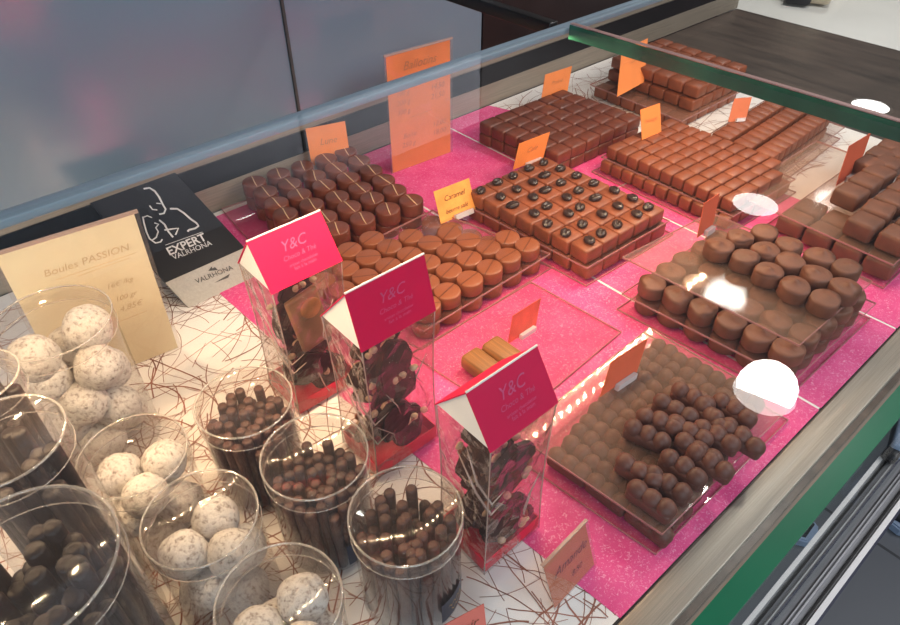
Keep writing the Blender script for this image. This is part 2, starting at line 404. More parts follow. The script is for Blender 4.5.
# ------------------------------------------------------------------ the display case
DX0, DX1 = -.55, 1.75
YB = .89
case = empty('display_case', (0, 0, FZ), label='steel and glass refrigerated counter display holding all the chocolates', cat='display case')
def cpart(name, mb, m, parent=None):
    o = mb.build(name, m, parent or case)
    if parent is None: o.location = (0, 0, -FZ)
    return o
CXM, CW = (DX0+DX1)/2, DX1-DX0
mb = MB(); mb.box((CXM, (.068+YB)/2, -.026), (CW, YB-.068, .048)); cpart('base_deck', mb, darkdeck)
mb = MB(); mb.box((CXM, (.46+YB)/2, -.45), (CW-.1, YB-.46, .80)); cpart('cabinet_body', mb, darkdeck)
mb = MB(); mb.box((CXM, .0892, -.011), (CW, .0296, .022), .002); cpart('front_rail', mb, steel)
mb = MB(); mb.box((CXM, .0668, -.02), (CW, .0150, .034)); cpart('rail_gasket', mb, gasketm)
mb = MB(); mb.box((CXM, YB+.004, .02), (CW, .008, .04)); cpart('rear_lip', mb, steeldull)
mb = MB(); mb.box((CXM, YB+.006, .0585), (CW, .010, .037)); cpart('rear_gasket', mb, basic('matt_black', lin(13, 11, 12), .9, nscale=6, namt=.3, spec=.1))
mb = MB(); mb.box((CXM, YB+.007, .086), (CW, .012, .022)); cpart('door_track', mb, steeldull)
for (a, b, nm) in ((-.55, .476, 'grey'), (.481, .86, 'grey'), (.864, 1.75, 'dark')):
    mb = MB(); mb.box(((a+b)/2, YB+.012, .097+.30), (b-a, .006, .60)); cpart('sliding_door', mb, doorm if nm == 'grey' else basic('dark_door', lin(44, 36, 38), .3, nscale=3, namt=.3))
mb = MB(); mb.box((.4785, YB+.010, .397), (.004, .008, .60)); cpart('door_seam', mb, basic('seam_grey', lin(70, 68, 66), .6))
# glass
ZG, GT, YG1, JX = .325, .014, .433, .5335
YF = .0223
mb = MB(); mb.box((CXM, YF, ZG/2-.004), (CW, .0074, ZG)); fg = cpart('front_glass', mb, frontglass)
mb = MB(); mb.box((CXM, YF, ZG+.0045-.006), (CW, .0080, .003)); cpart('green_glass_edge', mb, greenedge)
def jx(y): return .5265 - .045*(y-.433)
def pane(a, b, ja=0, jb=0):
    mb = MB(); y0, y1 = YF+.0045, YG1
    P = [(jx(y0)+.005 if ja else a, y0), (jx(y0)-.005 if jb else b, y0), (jx(y1)-.005 if jb else b, y1), (jx(y1)+.005 if ja else a, y1)]
    mb.slab([Vector((p[0], p[1], ZG+GT/2)) for p in P], GT, nrm=Vector((0, 0, 1)))
    mb.bm.normal_update()
    for f in mb.bm.faces: f.material_index = 0 if abs(f.normal.z) > .5 and f.calc_center_median().z > ZG else 1
    return cpart('top_glass', mb, [glass, glassplain])
g1 = pane(DX0, None, 0, 1); g2 = pane(None, DX1, 1, 0)
def jslab(dx0, dx1, z1, th):
    mb = MB(); y0, y1 = .030, YG1
    mb.slab([Vector((jx(y)+d, y, z1)) for y, d in ((y0, dx0), (y0, dx1), (y1, dx1), (y1, dx0))], th, nrm=Vector((0, 0, 1))); return mb
cpart('polished_edge', jslab(.0048, .0056, ZG+GT*.47, GT*.94), darkgreen)
cpart('edge_bevel', jslab(.0054, .0098, ZG+GT/2+.0008, .0008), pinkedge)
mb = MB(); mb.box((CXM, YG1+.007, ZG+.001), (CW, .0125, .006), .001); pf = cpart('rear_edge_profile', mb, greyprofile)
mb = MB(); mb.box((JX-.006, (YG1+.015+YB)/2, ZG), (.012, YB-YG1-.018, .012), .001); cpart('support_bar', mb, blackplastic)
# bumper rail on the customer side
bz = -.275
mb = MB(); mb.box(((DX0+DX1)/2, .0255, bz-.02), (DX1-DX0, .060, .036), .002); bump = cpart('bumper_rail', mb, alugrey)
def bpart(name, mb, m):
    o = mb.build(name, m, bump); return o
for (y, w, m) in ((.0527, .0055, whitecard), (.0012, .0065, whitecard), (.037, .0015, alu), (.0335, .0025, navy), (.022, .0015, alu), (.0175, .002, alu), (-.0036, .003, navy), (.0445, .0025, blackplastic), (.0085, .0025, blackplastic)):
    mb = MB(); mb.box(((DX0+DX1)/2, y, bz-.001), (DX1-DX0, w, .006 if m is whitecard else .004)); bpart('bumper_trim', mb, m)
q = at(888, 447, bz)
mb = MB(); mb.box((q.x+.02, q.y-.004, bz+.012), (.075, .022, .03), .006, rot=.25); bpart('bumper_bracket', mb, shoeblue)
mb = MB(); mb.box((q.x-.022, q.y-.010, bz+.010), (.022, .020, .018), .005); bpart('bracket_clip', mb, blackplastic)

# white counter beyond the end of the case
wc = empty('white_counter', (2.4, .9, FZ), label='pale worktop counter beyond the dark end of the display', cat='counter')
mb = MB(); mb.box((0, 0, .83), (1.28, 2.6, .03), .004); mb.build('worktop', whitetop, wc)
mb = MB(); mb.box((.02, 0, .4075), (1.2, 2.5, .815)); mb.build('counter_body', wallm2, wc)
p = at(803, 4, 0)
mb = MB(); mb.box((0, 0, .045), (.20, .11, .09), .012); bx_ = mb.build('pale_box', beige, None, (p.x+.10, p.y+.03, .0), .35)
tag(bx_, 'pale beige box standing on the white counter beyond the display', 'box')
mb = MB(); mb.box((-.10, .02, .012), (.05, .06, .024), .008); mb.build('box_shadow_block', shoeblack, bx_)  # dark block standing in for the shadow at the base of the box

# ------------------------------------------------------------------ liner and pink sheets
lo = MB(); lo.box((.42, .496, .0006), (1.72, .780, .0006)); 
linerm = basic('white_paper', lin(238, 232, 228), .7, nscale=8, namt=.03)
liner = lo.build('paper_liner', linerm); tag(liner, 'white paper liner printed with brown scribbles covering the case floor', 'paper')
mb = MB(); up = Vector((0, 0, 1))
def scribble(x0, x1, y0, y1, n, z):
    for i in range(n):
        p = Vector((random.uniform(x0, x1), random.uniform(y0, y1), z + i*2e-7)); a = random.uniform(0, 2*PI); cv = random.choice((-1, 1))*random.choice((random.uniform(1, 9), random.uniform(6, 22)))
        pts = []; st = .008
        for k in range(random.randint(6, 20)):
            if x0 <= p.x <= x1 and y0 <= p.y <= y1: pts.append(p.copy())
            elif pts: break
            p = p + Vector((math.cos(a), math.sin(a), 0))*st; a += cv*st + random.uniform(-.12, .12)
        if len(pts) > 2: mb.strip(pts, random.choice((.0005, .0007, .0010, .0015)), up)
scribble(-.1, .285, .108, .86, 720, .0011)
scribble(.80, 1.27, .35, .88, 420, .0011)
scrm = basic('brown_print', lin(146, 94, 78), .7, nscale=20, namt=.3)
mb.build('scribble_print', scrm, liner)
def pink(poly, label, z):
    c = Vector((sum(p[0] for p in poly)/len(poly), sum(p[1] for p in poly)/len(poly), z))
    mb = MB(); mb.slab([Vector((p[0], p[1], z))-c for p in poly], .0006, nrm=up)
    o = mb.build('pink_sheet', pinkm, None, c); tag(o, label, 'paper', 'pink tissue sheets under the trays')
    return o
pink([(.271, .105), (.605, .105), (.602, .53), (.232, .53)], 'bright pink fibrous sheet under the gift bags and the three-nut chocolates', .0014)
pink([(.609, .105), (.794, .105), (.79, .53), (.606, .53)], 'bright pink sheet strip under the peaked round chocolates', .0015)
pink([(.798, .105), (.995, .105), (.98, .53), (.794, .53)], 'bright pink sheet under the large dark squares by the rail', .0014)
pink([(.232, .533), (.55, .533), (.545, .875), (.215, .875)], 'bright pink sheet under the striped and scored round pralines', .0014)
pink([(.553, .533), (.752, .533), (.752, .885), (.55, .885)], 'bright pink sheet under the tall orange card and coffee-bean squares', .0015)
pink([(.756, .533), (.98, .533), (.96, .64), (.872, .885), (.756, .885)], 'bright pink sheet under the plain square pile by the rear lip', .0014)

# ------------------------------------------------------------------ chocolates
def rowlab(desc, layer, i, j):
    return f'{desc}, {layer} layer, {ORD[j]} row from rail, {ORD[i]} from jar end'
def sheet(pts, z, label, m=acryl, th=.0022, name='acrylic_sheet', grp='clear acrylic sheets between the chocolates'):
    """clear sheet given by four corner points (x, y); paler polished edges are its part"""
    p = [Vector((q[0], q[1], 0)) for q in pts]; c = sum(p, Vector())/4
    q = [v-c for v in p]
    mb = MB(); mb.slab([v+Vector((0, 0, th)) for v in q], th, nrm=up)
    o = mb.build(name, m, None, (c.x, c.y, z)); tag(o, label, 'acrylic sheet', grp)
    mb = MB()
    for a, b in zip(q, q[1:]+q[:1]):
        d = (b-a).normalized(); n = Vector((-d.y, d.x, 0))
        mb.box((a+b)/2+Vector((0, 0, th/2)), ((b-a).length, .0007, th*1.04), rot=math.atan2(d.y, d.x))
    mb.build('polished_edge', acryledge, o)
    return o
def quadrect(o, ux, uy, x0, x1, y0, y1):
    o = Vector((o[0], o[1], 0)); return [o+ux*x0+uy*y0, o+ux*x1+uy*y0, o+ux*x1+uy*y1, o+ux*x0+uy*y1]
def V2(x, y): return Vector((x, y, 0))

def proto_square(name, m, sx, sy, sz, bev=.0025):
    mb = MB(); mb.box((0, 0, sz/2), (sx, sy, sz), bev); return mb.build(name, m)

# -- coffee-bean squares -------------------------------------------------
def bean_mesh():
    mb = MB(); rr = bmesh.ops.create_uvsphere(mb.bm, u_segments=20, v_segments=12, radius=1)
    for v in rr['verts']:
        x, y, z = v.co
        g = .45*math.exp(-(y/.16)**2) if z > 0 else 0
        v.co = Vector((x*.0098, y*.0072, (z-g*(1-abs(x)*.3))*.0046))
    for f in mb.bm.faces: f.smooth = True
    return mb
def coffee_proto():
    o = proto_square('coffee_bean_square', milk, .0306, .0292, .0200)
    b = bean_mesh().build('coffee_bean', beanm, o); b.location = (0, 0, .0231); b.rotation_euler = (0, .1, .2)
    return o
cp_ = [coffee_proto() for _ in range(4)]
for k_ in cp_: pass
for k, o in enumerate(cp_):
    b = [x for x in bpy.data.objects if x.parent is o][0]
    b.rotation_euler = (random.uniform(-.15, .15), random.uniform(-.15, .15), (.1, .5, -.5, 1.2)[k]); b.location = (random.uniform(-.005, .005), random.uniform(-.004, .004), .0231)
O = V2(.593, .609); ux = V2(.0318, -.0010); uy = V2(.0019, -.0302)
h0 = .0045
def ang(u): return math.atan2(u.y, u.x)
sheet(quadrect(O, ux, uy, -.75, 4.95, -.9, 6.85), .0022, 'clear acrylic sheet on pink paper under the coffee-bean squares', acrylbase)
lowsq = proto_square('milk_chocolate_square', milk, .0306, .0292, .0200)
for j in range(7):
    for i in range(5):
        if i == 0 or j == 6:
            q = O + ux*(i*1.03) + uy*(j*1.03)
            put(lowsq, (q.x, q.y, .0046), ang(ux), rowlab('plain square under coffee beans', 'lower', i, 6-j), 'chocolate', 'plain squares under the coffee-bean squares')
sheet(quadrect(O, ux, uy, -.62, 4.72, -.65, 6.65), .0248, 'clear acrylic sheet between the two layers of coffee-bean squares', acrylbase)
for j in range(7):
    for i in range(5):
        q = O + ux*i + uy*j + V2(random.uniform(-.0006, .0006), random.uniform(-.0006, .0006))
        put(cp_[random.randrange(4)], (q.x, q.y, .0272), ang(ux)+random.uniform(-.03, .03), rowlab('coffee-bean milk chocolate square', 'upper', i, 6-j), 'chocolate', 'coffee-bean squares')

# -- scored rounds ---------------------------------------------------------
def disc(name, r, h, m, bev=.0018, dome=0):
    mb = MB(); mb.lathe([(0, 0), (r-bev*.5, 0), (r, bev*.6), (r, h-bev), (r-bev*.35, h-bev*.3), (r-bev*1.1, h), (0, h+dome)], 32); return mb.build(name, m)
sd = disc('scored_round_chocolate', .0164, .0178, scoredm)
O = V2(.410, .475); ux = V2(.0348, .0009); uy = V2(-.0075, .0295)
sheet(quadrect(O, ux, uy, -1.9, 4.7, -.7, 5.7), .0022, 'clear acrylic sheet on pink paper under the scored round chocolates', acrylbase)
for j in range(6):
    for i in range(-1, 5):
        if j == 0 or i == 4:
            q = O + ux*(i*1.02) + uy*j
            put(sd, (q.x, q.y, .0046), random.uniform(-1.6, -1), rowlab('scored round milk chocolate', 'lower', i+1, j), 'chocolate', 'scored round chocolates')
sheet(quadrect(O, ux, uy, -1.7, 4.6, -.62, 5.6), .0246, 'clear acrylic sheet between two layers of scored round chocolates', acrylbase)
for j in range(6):
    for i in range(-2, 5):
        if (j, i) in ((2, 4), (3, 4), (4, 4), (4, 3), (5, 4), (5, 3), (5, 2), (0, -2), (1, -2)): continue
        q = O + ux*i + uy*j + V2(random.uniform(-.001, .001), random.uniform(-.001, .001))
        put(sd, (q.x, q.y, .0270), random.choice((-1.3, -1.2, -1.4, -1.0, -2.2))+random.uniform(-.15, .15), rowlab('scored round milk chocolate', 'upper', i+2, j), 'chocolate', 'scored round chocolates')

# -- striped rounds ----------------------------------------------------------
def striped():
    o = disc('striped_round_praline', .0172, .0200, milk_dark)
    mb = MB(); mb.tube([(-.016, -.003, .0196), (-.010, -.0012, .0204), (0, 0, .0205), (.010, .0016, .0204), (.0165, .0034, .0196)], [.0004, .0008, .0008, .0008, .0004], 6)
    mb.build('white_stripe', whitechoc, o); return o
st = striped()
O = V2(.366, .856); ux = V2(.0385, -.0035); uy = V2(-.0035, -.0360)
sheet(quadrect(O, ux, uy, -1.3, 4.9, -.7, 5.2), .0022, 'clear acrylic sheet under the white-striped round pralines', acrylbase)
for j in range(6):
    for i in range(5):
        if (i == 0 or j == 5) or (i == 4 and j > 2):
            q = O + ux*i + uy*j*.98
            put(st, (q.x, q.y, .0046), -1.95+random.uniform(-.25, .25), rowlab('white-striped round praline', 'lower', i, 5-j), 'chocolate', 'striped round pralines')
for j in range(6):
    for i in range(5):
        q = O + ux*i + uy*j + V2(random.uniform(-.002, .002), random.uniform(-.002, .002))
        put(st, (q.x, q.y, .0258), -1.95+random.uniform(-.25, .25), rowlab('white-striped round praline', 'upper', i, 5-j), 'chocolate', 'striped round pralines')

# -- plain squares at the back (tall pile) -----------------------------------
ps = proto_square('plain_chocolate_square', milk_dark, .0335, .0272, .0195, .003)
O = V2(.768, .772); ux = V2(.0350, -.0006); uy = V2(.0022, -.0282)
for L in range(2):
    for j in range(6):
        for i in range(6):
            if L == 0 and not (i == 0 or j == 5): continue
            q = O + ux*i + uy*j
            put(ps, (q.x, q.y, .0022+L*.0198), ang(ux)+random.uniform(-.05, .05), rowlab('plain deep-brown chocolate square', ('lower', 'upper')[L], i, 5-j), 'chocolate', 'plain chocolate squares in the rear pile')

# -- small bars (caramels) -----------------------------------------------------
cb = proto_square('small_chocolate_bar', milk, .0312, .0185, .0185, .0022)
O = V2(.853, .572); ux = V2(.0326, -.0012); uy = V2(.0000, -.0205)
sheet(quadrect(O, ux, uy, -1.1, 4.5, -.8, 11.1), .0022, 'clear acrylic sheet under the small bars pile', acrylbase)
for L in range(2):
    for j in range(11):
        for i in range(5):
            if L == 0 and not (i == 0 or j == 10): continue
            if L == 1 and j > 9 and i > 3: continue
            q = O + ux*(i - (.32 if L == 0 else 0)) + uy*j*(1 if L else 1.03) + V2(random.uniform(-.001, .001), 0)
            put(cb, (q.x, q.y, .0046+L*.0205), ang(ux)+random.uniform(-.04, .04), rowlab('small milk chocolate bar', ('lower', 'upper')[L], i, 10-j), 'chocolate', 'small bars pile')
sheet(quadrect(O, ux, uy, -.6, 4.4, -.7, 10.8), .0234, 'clear acrylic sheet between two layers of small bars', acrylbase)

# -- three rows of packed slim bars ---------------------------------------------
tb = proto_square('slim_chocolate_bar', milk, .0203, .0320, .0190, .0022)
O = V2(1.0115, .481); ux = V2(.0208, .0009); uy = V2(-.0018, -.0385)
for (z, e, t) in ((.0022, 1.045, 'lowest clear acrylic sheet under the three rows of slim bars'), (.0235, 1.012, 'clear acrylic sheet between layers of the three rows of slim bars')):
    sheet(quadrect(O, ux, uy, -1.4, 10.5, -.9, 2.95), z, t, acryl)
for L in range(2):
    for j in range(3):
        for i in range(10):
            if L == 0 and not (i < 2 or j > 0): continue
            q = O + ux*i + uy*j
            put(tb, (q.x, q.y, .0046+L*.0212), ang(ux)+random.uniform(-.03, .03), rowlab('slim milk chocolate bar', ('lower', 'upper')[L], i, 2-j), 'chocolate', 'slim bars in three rows')

# -- far pile -------------------------------------------------------------------
fb = proto_square('far_chocolate_square', milk, .0300, .0300, .0200, .003)
O = V2(1.075, .765); ux = V2(.0325, 0); uy = V2(-.001, -.0330)
for L in range(3):
    for j in range(6):
        for i in range(6):
            if L == 0 and not (i < 2 or j > 3): continue
            if L > 0 and i == 0: continue
            if L == 1 and not (i < 3 or j > 3): continue
            q = O + ux*(i-.15*(2-L)) + uy*j
            put(fb, (q.x, q.y, .0022+L*.0226), random.uniform(-.07, .07), rowlab('far pile chocolate square', ('bottom', 'middle', 'top')[L], i, 5-j), 'chocolate', 'squares in the far pile')
sheet(quadrect(O, ux, uy, -.9, 5.6, -.7, 5.7), .0225, 'clear acrylic sheet on the bottom layer of the far pile', acryl)

# -- big dark squares by the rail -------------------------------------------------
def bigdark():
    mb = MB(); mb.box((0, 0, .0125), (.0370, .0370, .025), .005, seg=3); return mb.build('dark_square_chocolate', rocher)
bd = bigdark()
O = V2(.893, .290); ux = V2(.0415, 0); uy = V2(-.0012, -.0405)
sheet(quadrect(O, ux, uy, -.7, 5.5, -.8, 3.5), .0022, 'clear acrylic sheet on pink paper under the large dark squares', acrylbase)
for j in range(4):
    for i in range(4):
        q = O + ux*i + uy*j
        if i > 1 and j < 3: continue
        put(bd, (q.x, q.y, .0046), random.uniform(-.06, .06), rowlab('large dark chocolate square', 'lower', i, 3-j), 'chocolate', 'large dark squares')
for j in (0, 1, 2, 3):
    for i in range(5):
        q = [at(868, 168, .047), at(850, 196, .047), at(862, 226, .047), at(897, 240, .047)][j] + ux*.97*i + V2(random.uniform(-.002, .002), random.uniform(-.002, .002))
        put(bd, (q.x, q.y, .0345), random.uniform(-.12, .12), rowlab('large dark chocolate square', 'upper', i, 3-j), 'chocolate', 'large dark squares')
o = sheet(quadrect(O, ux, uy, -.45, 5.5, -2.2, 3.4), .0312, 'clear hazy acrylic sheet over the lower large dark squares', acryl)

# -- peaked rounds -----------------------------------------------------------------
def peaked(tip, m=rocher):
    mb = MB(); R = .0168; H = .0172
    prof = [(0, 0), (R*.92, 0), (R, .0015), (R*1.0, H*.80), (R*.98, H*.92), (R*.92, H*.985), (R*.82, H), (R*.45, H*.985+tip*.12), (R*.2, H+tip*.55), (0, H+tip)]
    mb.lathe(prof, 28)
    for v in mb.bm.verts:
        k = 1+.05*math.sin(v.co.x*190+tip*900)+.04*math.sin(v.co.y*230+tip*500)
        dx = .004 if v.co.z > H*.99 else 0
        v.co = Vector((v.co.x*k+dx*.6, v.co.y*k+dx*.3, v.co.z*(1+.05*math.sin(v.co.x*90+tip*300))))
    return mb.build('peaked_round_chocolate', m)
pk = [peaked(t) for t in (.0022, .0058, .0040)]
O = V2(.603, .323); ux = V2(.0352, -.0002); uy = V2(.0028, -.0328)
sheet(quadrect(O, ux, uy, -.75, 4.8, -.75, 5.75), .0022, 'lowest clear acrylic sheet under the peaked round chocolates', acrylbase)
def pkrow(L, i, j): return rowlab('peaked round nut chocolate', L, i, 5-j)
for j in range(6):
    for i in range(5):
        if i == 0 or j == 5 or (i == 4 and j > 3):
            q = O + ux*i + uy*j
            put(pk[(i*2+j) % 3], (q.x, q.y, .0046), random.uniform(0, 6), pkrow('bottom', i, j), 'chocolate', 'peaked round chocolates')
sheet(quadrect(O, ux, uy, -.7, 4.75, -.7, 5.7), .0262, 'middle clear acrylic sheet between layers of peaked round chocolates', acrylbase)
for j in range(6):
    for i in range(5):
        q = O + ux*i + uy*j + V2(random.uniform(-.001, .001), random.uniform(-.001, .001))
        put(pk[(i+j) % 3], (q.x, q.y, .0286), random.uniform(0, 6), pkrow('middle', i, j), 'chocolate', 'peaked round chocolates')
tq = [at(622.5, 257.5, .0525), at(799.2, 345.8, .0525), at(872.5, 281.7, .0525), at(711, 213, .0525)]
sheet([(p.x, p.y) for p in tq], .0515, 'top clear acrylic sheet carrying fourteen peaked round chocolates', acryl)
for k, (px, py) in enumerate([(721, 243), (747, 254), (770, 268), (797, 283), (827, 296), (741, 234), (767, 247), (792, 258), (818, 271), (847, 284), (766, 229), (791, 242), (821, 253), (848, 264)]):
    q = at(px, py, .0735); i, j = (0, k) if k < 5 else (1, k-5) if k < 10 else (2, k-10)
    put(pk[(k*2+1) % 3], (q.x, q.y, .0539), random.uniform(0, 6), rowlab('peaked round nut chocolate', 'top', i, 4-j), 'chocolate', 'peaked round chocolates')

# -- three-nut bumps -----------------------------------------------------------------
def bumps(ph, m=dark):
    random.seed(30+ph); mb = MB()
    mb.box((0, 0, .0065), (.0172, .0440, .013), .004, seg=3)
    for k in (-1, 0, 1):
        mb.ball((random.uniform(-.001, .001), k*.0140, .0125+random.uniform(-.001, .001)), .0089, 3, (1, 1.02, 1.0), jit=.07)
    return mb.build('three_nut_chocolate', m)
tn = [bumps(k) for k in range(3)]
random.seed(11)
O = V2(.346, .226); ux = V2(.0180, .0025); uy = V2(.0030, -.0440)
bq = [at(548, 475.8), at(656.7, 555.8), at(800, 428), at(690, 352)]
sheet([(.318, .292), (.338, .119), (.565, .119), (.565, .300)], .0022, 'lowest clear acrylic sheet on pink paper under the three-nut chocolates', acrylbase)
for i in range(12):
    for j in range(0, 3):
        q = O + ux*i + uy*j + (V2(0, -.006) if j == -1 else V2(0, 0)) + V2(random.uniform(-.001, .001), random.uniform(-.002, .002))
        put(tn[(i+j) % 3], (q.x, q.y, .0046), random.uniform(-.12, .12), rowlab('three-nut dark chocolate', 'lower', i, 2-j), 'chocolate', 'three-nut chocolates')
tq = [at(516, 434.5, .029), at(662.5, 534, .029), at(790, 407, .029), at(649, 327.7, .029)]
sheet([(p.x, p.y) for p in tq], .0270, 'hazy clear acrylic sheet carrying a heap of three-nut chocolates', acryl)
UP = [(652, 498, 0), (668, 482, .1), (684, 466, .1), (699, 449, .15), (648, 433, .25), (660, 420, .3), (676, 408, .2), (711, 460, 0), (717, 434, .1), (712, 415, -.5), (729, 425, .1), (742, 436, .15), (690, 430, .2), (694, 396, .1), (735, 408, .1), (640, 470, .1)]
for k, (px, py, a) in enumerate(UP):
    q = at(px, py, .043)
    put(tn[k % 3], (q.x, q.y, .0294), a+random.uniform(-.1, .1), f'three-nut dark chocolate on the hazy sheet, {ORD[k]} of the heap from jar end', 'chocolate', 'three-nut chocolates')

# -- two ribbed logs -----------------------------------------------------------------
lp = []
def log_mesh():
    mb = MB(); mb.box((0, 0, .0085), (.0285, .050, .017), .0055, seg=4)
    for v in mb.bm.verts:
        if v.co.z > .01: v.co.z += .0035*(1-(v.co.x/.0145)**2)
    return mb.build('ribbed_chocolate_log', logm)
sheet([(.335, .455), (.352, .305), (.545, .318), (.535, .455)], .0021, 'clear acrylic sheet on pink paper under the two ribbed logs', acrylbase)
lg = log_mesh()
q = at(479, 361, .018); put(lg, (q.x, q.y-.008, .0044), .0, 'ribbed milk chocolate log lying on pink sheet, nearer the jars', 'chocolate', 'ribbed logs')
q = at(501, 350, .018); put(lg, (q.x, q.y-.006, .0044), .03, 'ribbed milk chocolate log lying beside the small coral card', 'chocolate', 'ribbed logs')

# ------------------------------------------------------------------ cards
def card(bl, br, tl, tr, zb, zt, m, label, lines=(), clip=True, name='price_card', inkm=ink, lift=0.0, sz=.010):
    """a standing card from its four corners in the picture: feet at height zb, top at zt"""
    B0 = at(*bl, zb); B1 = at(*br, zb); T0 = at(*tl, zt); T1 = at(*tr, zt)
    up_ = ((T0-B0)+(T1-B1))/2; B1 = B0+((B1-B0)+(T1-T0))/2; T0 = B0+up_; T1 = B1+up_
    c = (B0+B1)/2; root = empty(name, c, 0, label, 'card')
    x = (B1-B0).normalized(); y = up_.normalized(); n = x.cross(y)
    if n.dot(Vector((0, 0, CH))-c) < 0: n = -n
    w = (B1-B0).length; h = up_.length
    mb = MB(); mb.slab([B0-c, B1-c, T1-c, T0-c], .0007, nrm=n); mb.build('card_face', m, root)
    for (txt, u, v, s, sh) in lines:
        o = B0+x*w*u+y*h*v+n*.0006-c
        text_mesh(txt, s, inkm, root, frame_mat(o, x, y), 'handwriting', sh)
    if clip:
        mb = MB(); a = (B0+B1)/2-c
        R_ = frame_mat((0, 0, 0), x, n.cross(x) if False else y)
        mb.box(a+x*w*.12+n*.004+y*h*.03, (w*.5, h*.16, .006), rot=frame_mat((0, 0, 0), x, y)); mb.build('clear_clip', clipm, root)
    return root, (B0, B1, T0, T1, x, y, n, w, h, c)
# tall orange price card in clear holder
r, g = card((393, 173), (452, 157), (387, 62), (450, 40), .002, .186, orange, 'tall orange handwritten price card in clear stand by the rear lip',
     [('Ballotins', .5, .86, .018, .35), ('100 g', .22, .66, .011, .2), ('200 g', .22, .58, .011, .2), ('300 g', .22, .50, .011, .2), ('7,50', .78, .72, .012, .2), ('14,50', .78, .63, .012, .2), ('21,50', .78, .55, .012, .2), ('Boite', .3, .28, .012, .3), ('250 g', .28, .20, .012, .2), ('12,00', .8, .30, .012, .2), ('18,00', .8, .22, .012, .2)], False, 'price_stand')
B0, B1, T0, T1, x, y, n, w, h, c = g
def holder_for(root, g, ext=.004, foot=.03):
    B0, B1, T0, T1, x, y, n, w, h, c = g
    mb = MB(); mb.slab([B0-c-x*ext+n*.0012, B1-c+x*ext+n*.0012, T1-c+x*ext+y*ext+n*.0012, T0-c-x*ext+y*ext+n*.0012], .0004, nrm=n)
    mb.build('clear_holder', holder, root)
    mb = MB(); mb.slab([T0-c-x*ext+y*.001+n*.002, T1-c+x*ext+y*.001+n*.002, T1-c+x*ext+y*ext+n*.002, T0-c-x*ext+y*ext+n*.002], .003, nrm=n); mb.build('holder_edge', filmedge, root)
holder_for(r, g)
mb = MB(); mb.slab([B0-c+x*.3*w+y*.45*h+n*.0009, B0-c+x*.68*w+y*.46*h+n*.0009, B0-c+x*.68*w+y*.464*h+n*.0009, B0-c+x*.3*w+y*.454*h+n*.0009], .0002, nrm=n); mb.build('pencil_rule', ink, r)
# cream card
r, g = card((66, 392), (192, 355), (10, 265), (134, 214), .002, .19, cream, 'large cream handwritten card in clear stand behind the tall truffle tub',
     [('Boules PASSION', .56, .80, .0115, .15), ('16€ /kg', .72, .60, .0085, .3), ('100 gr', .73, .50, .0085, .3), ('4,85€', .74, .42, .010, .3)], False, 'price_stand', inkcream)
holder_for(r, g)
B0, B1, T0, T1, x, y, n, w, h, c = g
mb = MB()
for v_, a_, b_ in ((.765, .3, .92), (.745, .45, .86), (.36, .6, .85)):
    mb.strip([B0-c+x*w*a_+y*h*v_+n*.0009, B0-c+x*w*b_+y*h*(v_+.006)+n*.0009], .0008, n)
mb.build('underline', inkcream, r)
# small cards
S = [
 ((312, 166), (349, 158), (304, 129), (345, 121), .030, .086, orange, 'small orange card with faint writing behind the striped round pralines', [('Lune', .5, .5, .014, .3)], True),
 ((441, 224), (474, 206), (432, 188), (469, 178), .024, .064, basic('amber_card', lin(250, 162, 74), .7), 'amber card handwritten Caramel clipped above the scored round chocolates', [('Caramel', .5, .60, .0105, .3), ('beurre salé', .5, .22, .0085, .3)], True),
 ((513, 170), (543, 158), (519, 144), (550, 132), .030, .072, orange, 'small orange card clipped behind the coffee-bean squares', [('Café', .5, .5, .012, .3)], True),
 ((541, 101), (568, 90), (546, 73), (572, 66), .030, .072, orange, 'small orange card behind the plain square pile by the rear lip', [('Praliné', .5, .5, .010, .3)], False),
 ((642, 140), (661, 133), (640, 110), (660, 103), .042, .086, orange, 'small bright orange card standing behind the small bars pile', [('Nougat', .5, .5, .009, .3)], False),
 ((617, 97), (641, 92), (618, 60), (648, 38), .046, .10, orange, 'orange card before the far pile, cut by the glass joint', [('Lait', .5, .6, .012, .3)], False),
 ((728, 122), (746, 118), (735, 96), (752, 97), .044, .075, brownorange, 'small red-orange card beside the three rows of slim bars', [], True),
 ((697, 238), (713, 229), (705, 205), (720, 193), .054, .098, redorange, 'narrow red-orange card clipped on the peaked rounds sheet', [], True),
 ((836, 186), (860, 168), (852, 142), (871, 133), .034, .090, redorange, 'tall narrow red card standing over the large dark squares', [], True),
 ((600, 397), (634, 376), (608, 366), (648, 338), .030, .062, redorange, 'rust card clipped at the rear of the three-nut sheet', [], True),
 ((508, 344), (535, 326), (512, 316), (541, 298), .002, .034, basic('coral_card', lin(236, 92, 70), .7), 'small coral card clipped on pink sheet beside the ribbed logs', [], True),
]
for (bl, br, tl, tr, zb, zt, m, lab, lines, clip) in S: card(bl, br, tl, tr, zb, zt, m, lab, lines, clip, inkm=ink if m is orange else inkdark)
r, g = card((555, 608), (596, 566), (545, 567), (585, 522), .001, .052, brownorange, 'rust orange card in clear holder on scribbled paper by the front rail', [('Amande', .52, .55, .0125, .55), ('8,50', .6, .25, .008, .4)], False, inkm=inkdark)
holder_for(r, g, .002)
r, g = card((446, 668), (489, 645), (441, 628), (484, 604), .001, .045, pinkorange, 'salmon card cut by the bottom edge before the sticks tub', [('Noir', .5, .62, .012, .3)], False, inkm=inkdark)

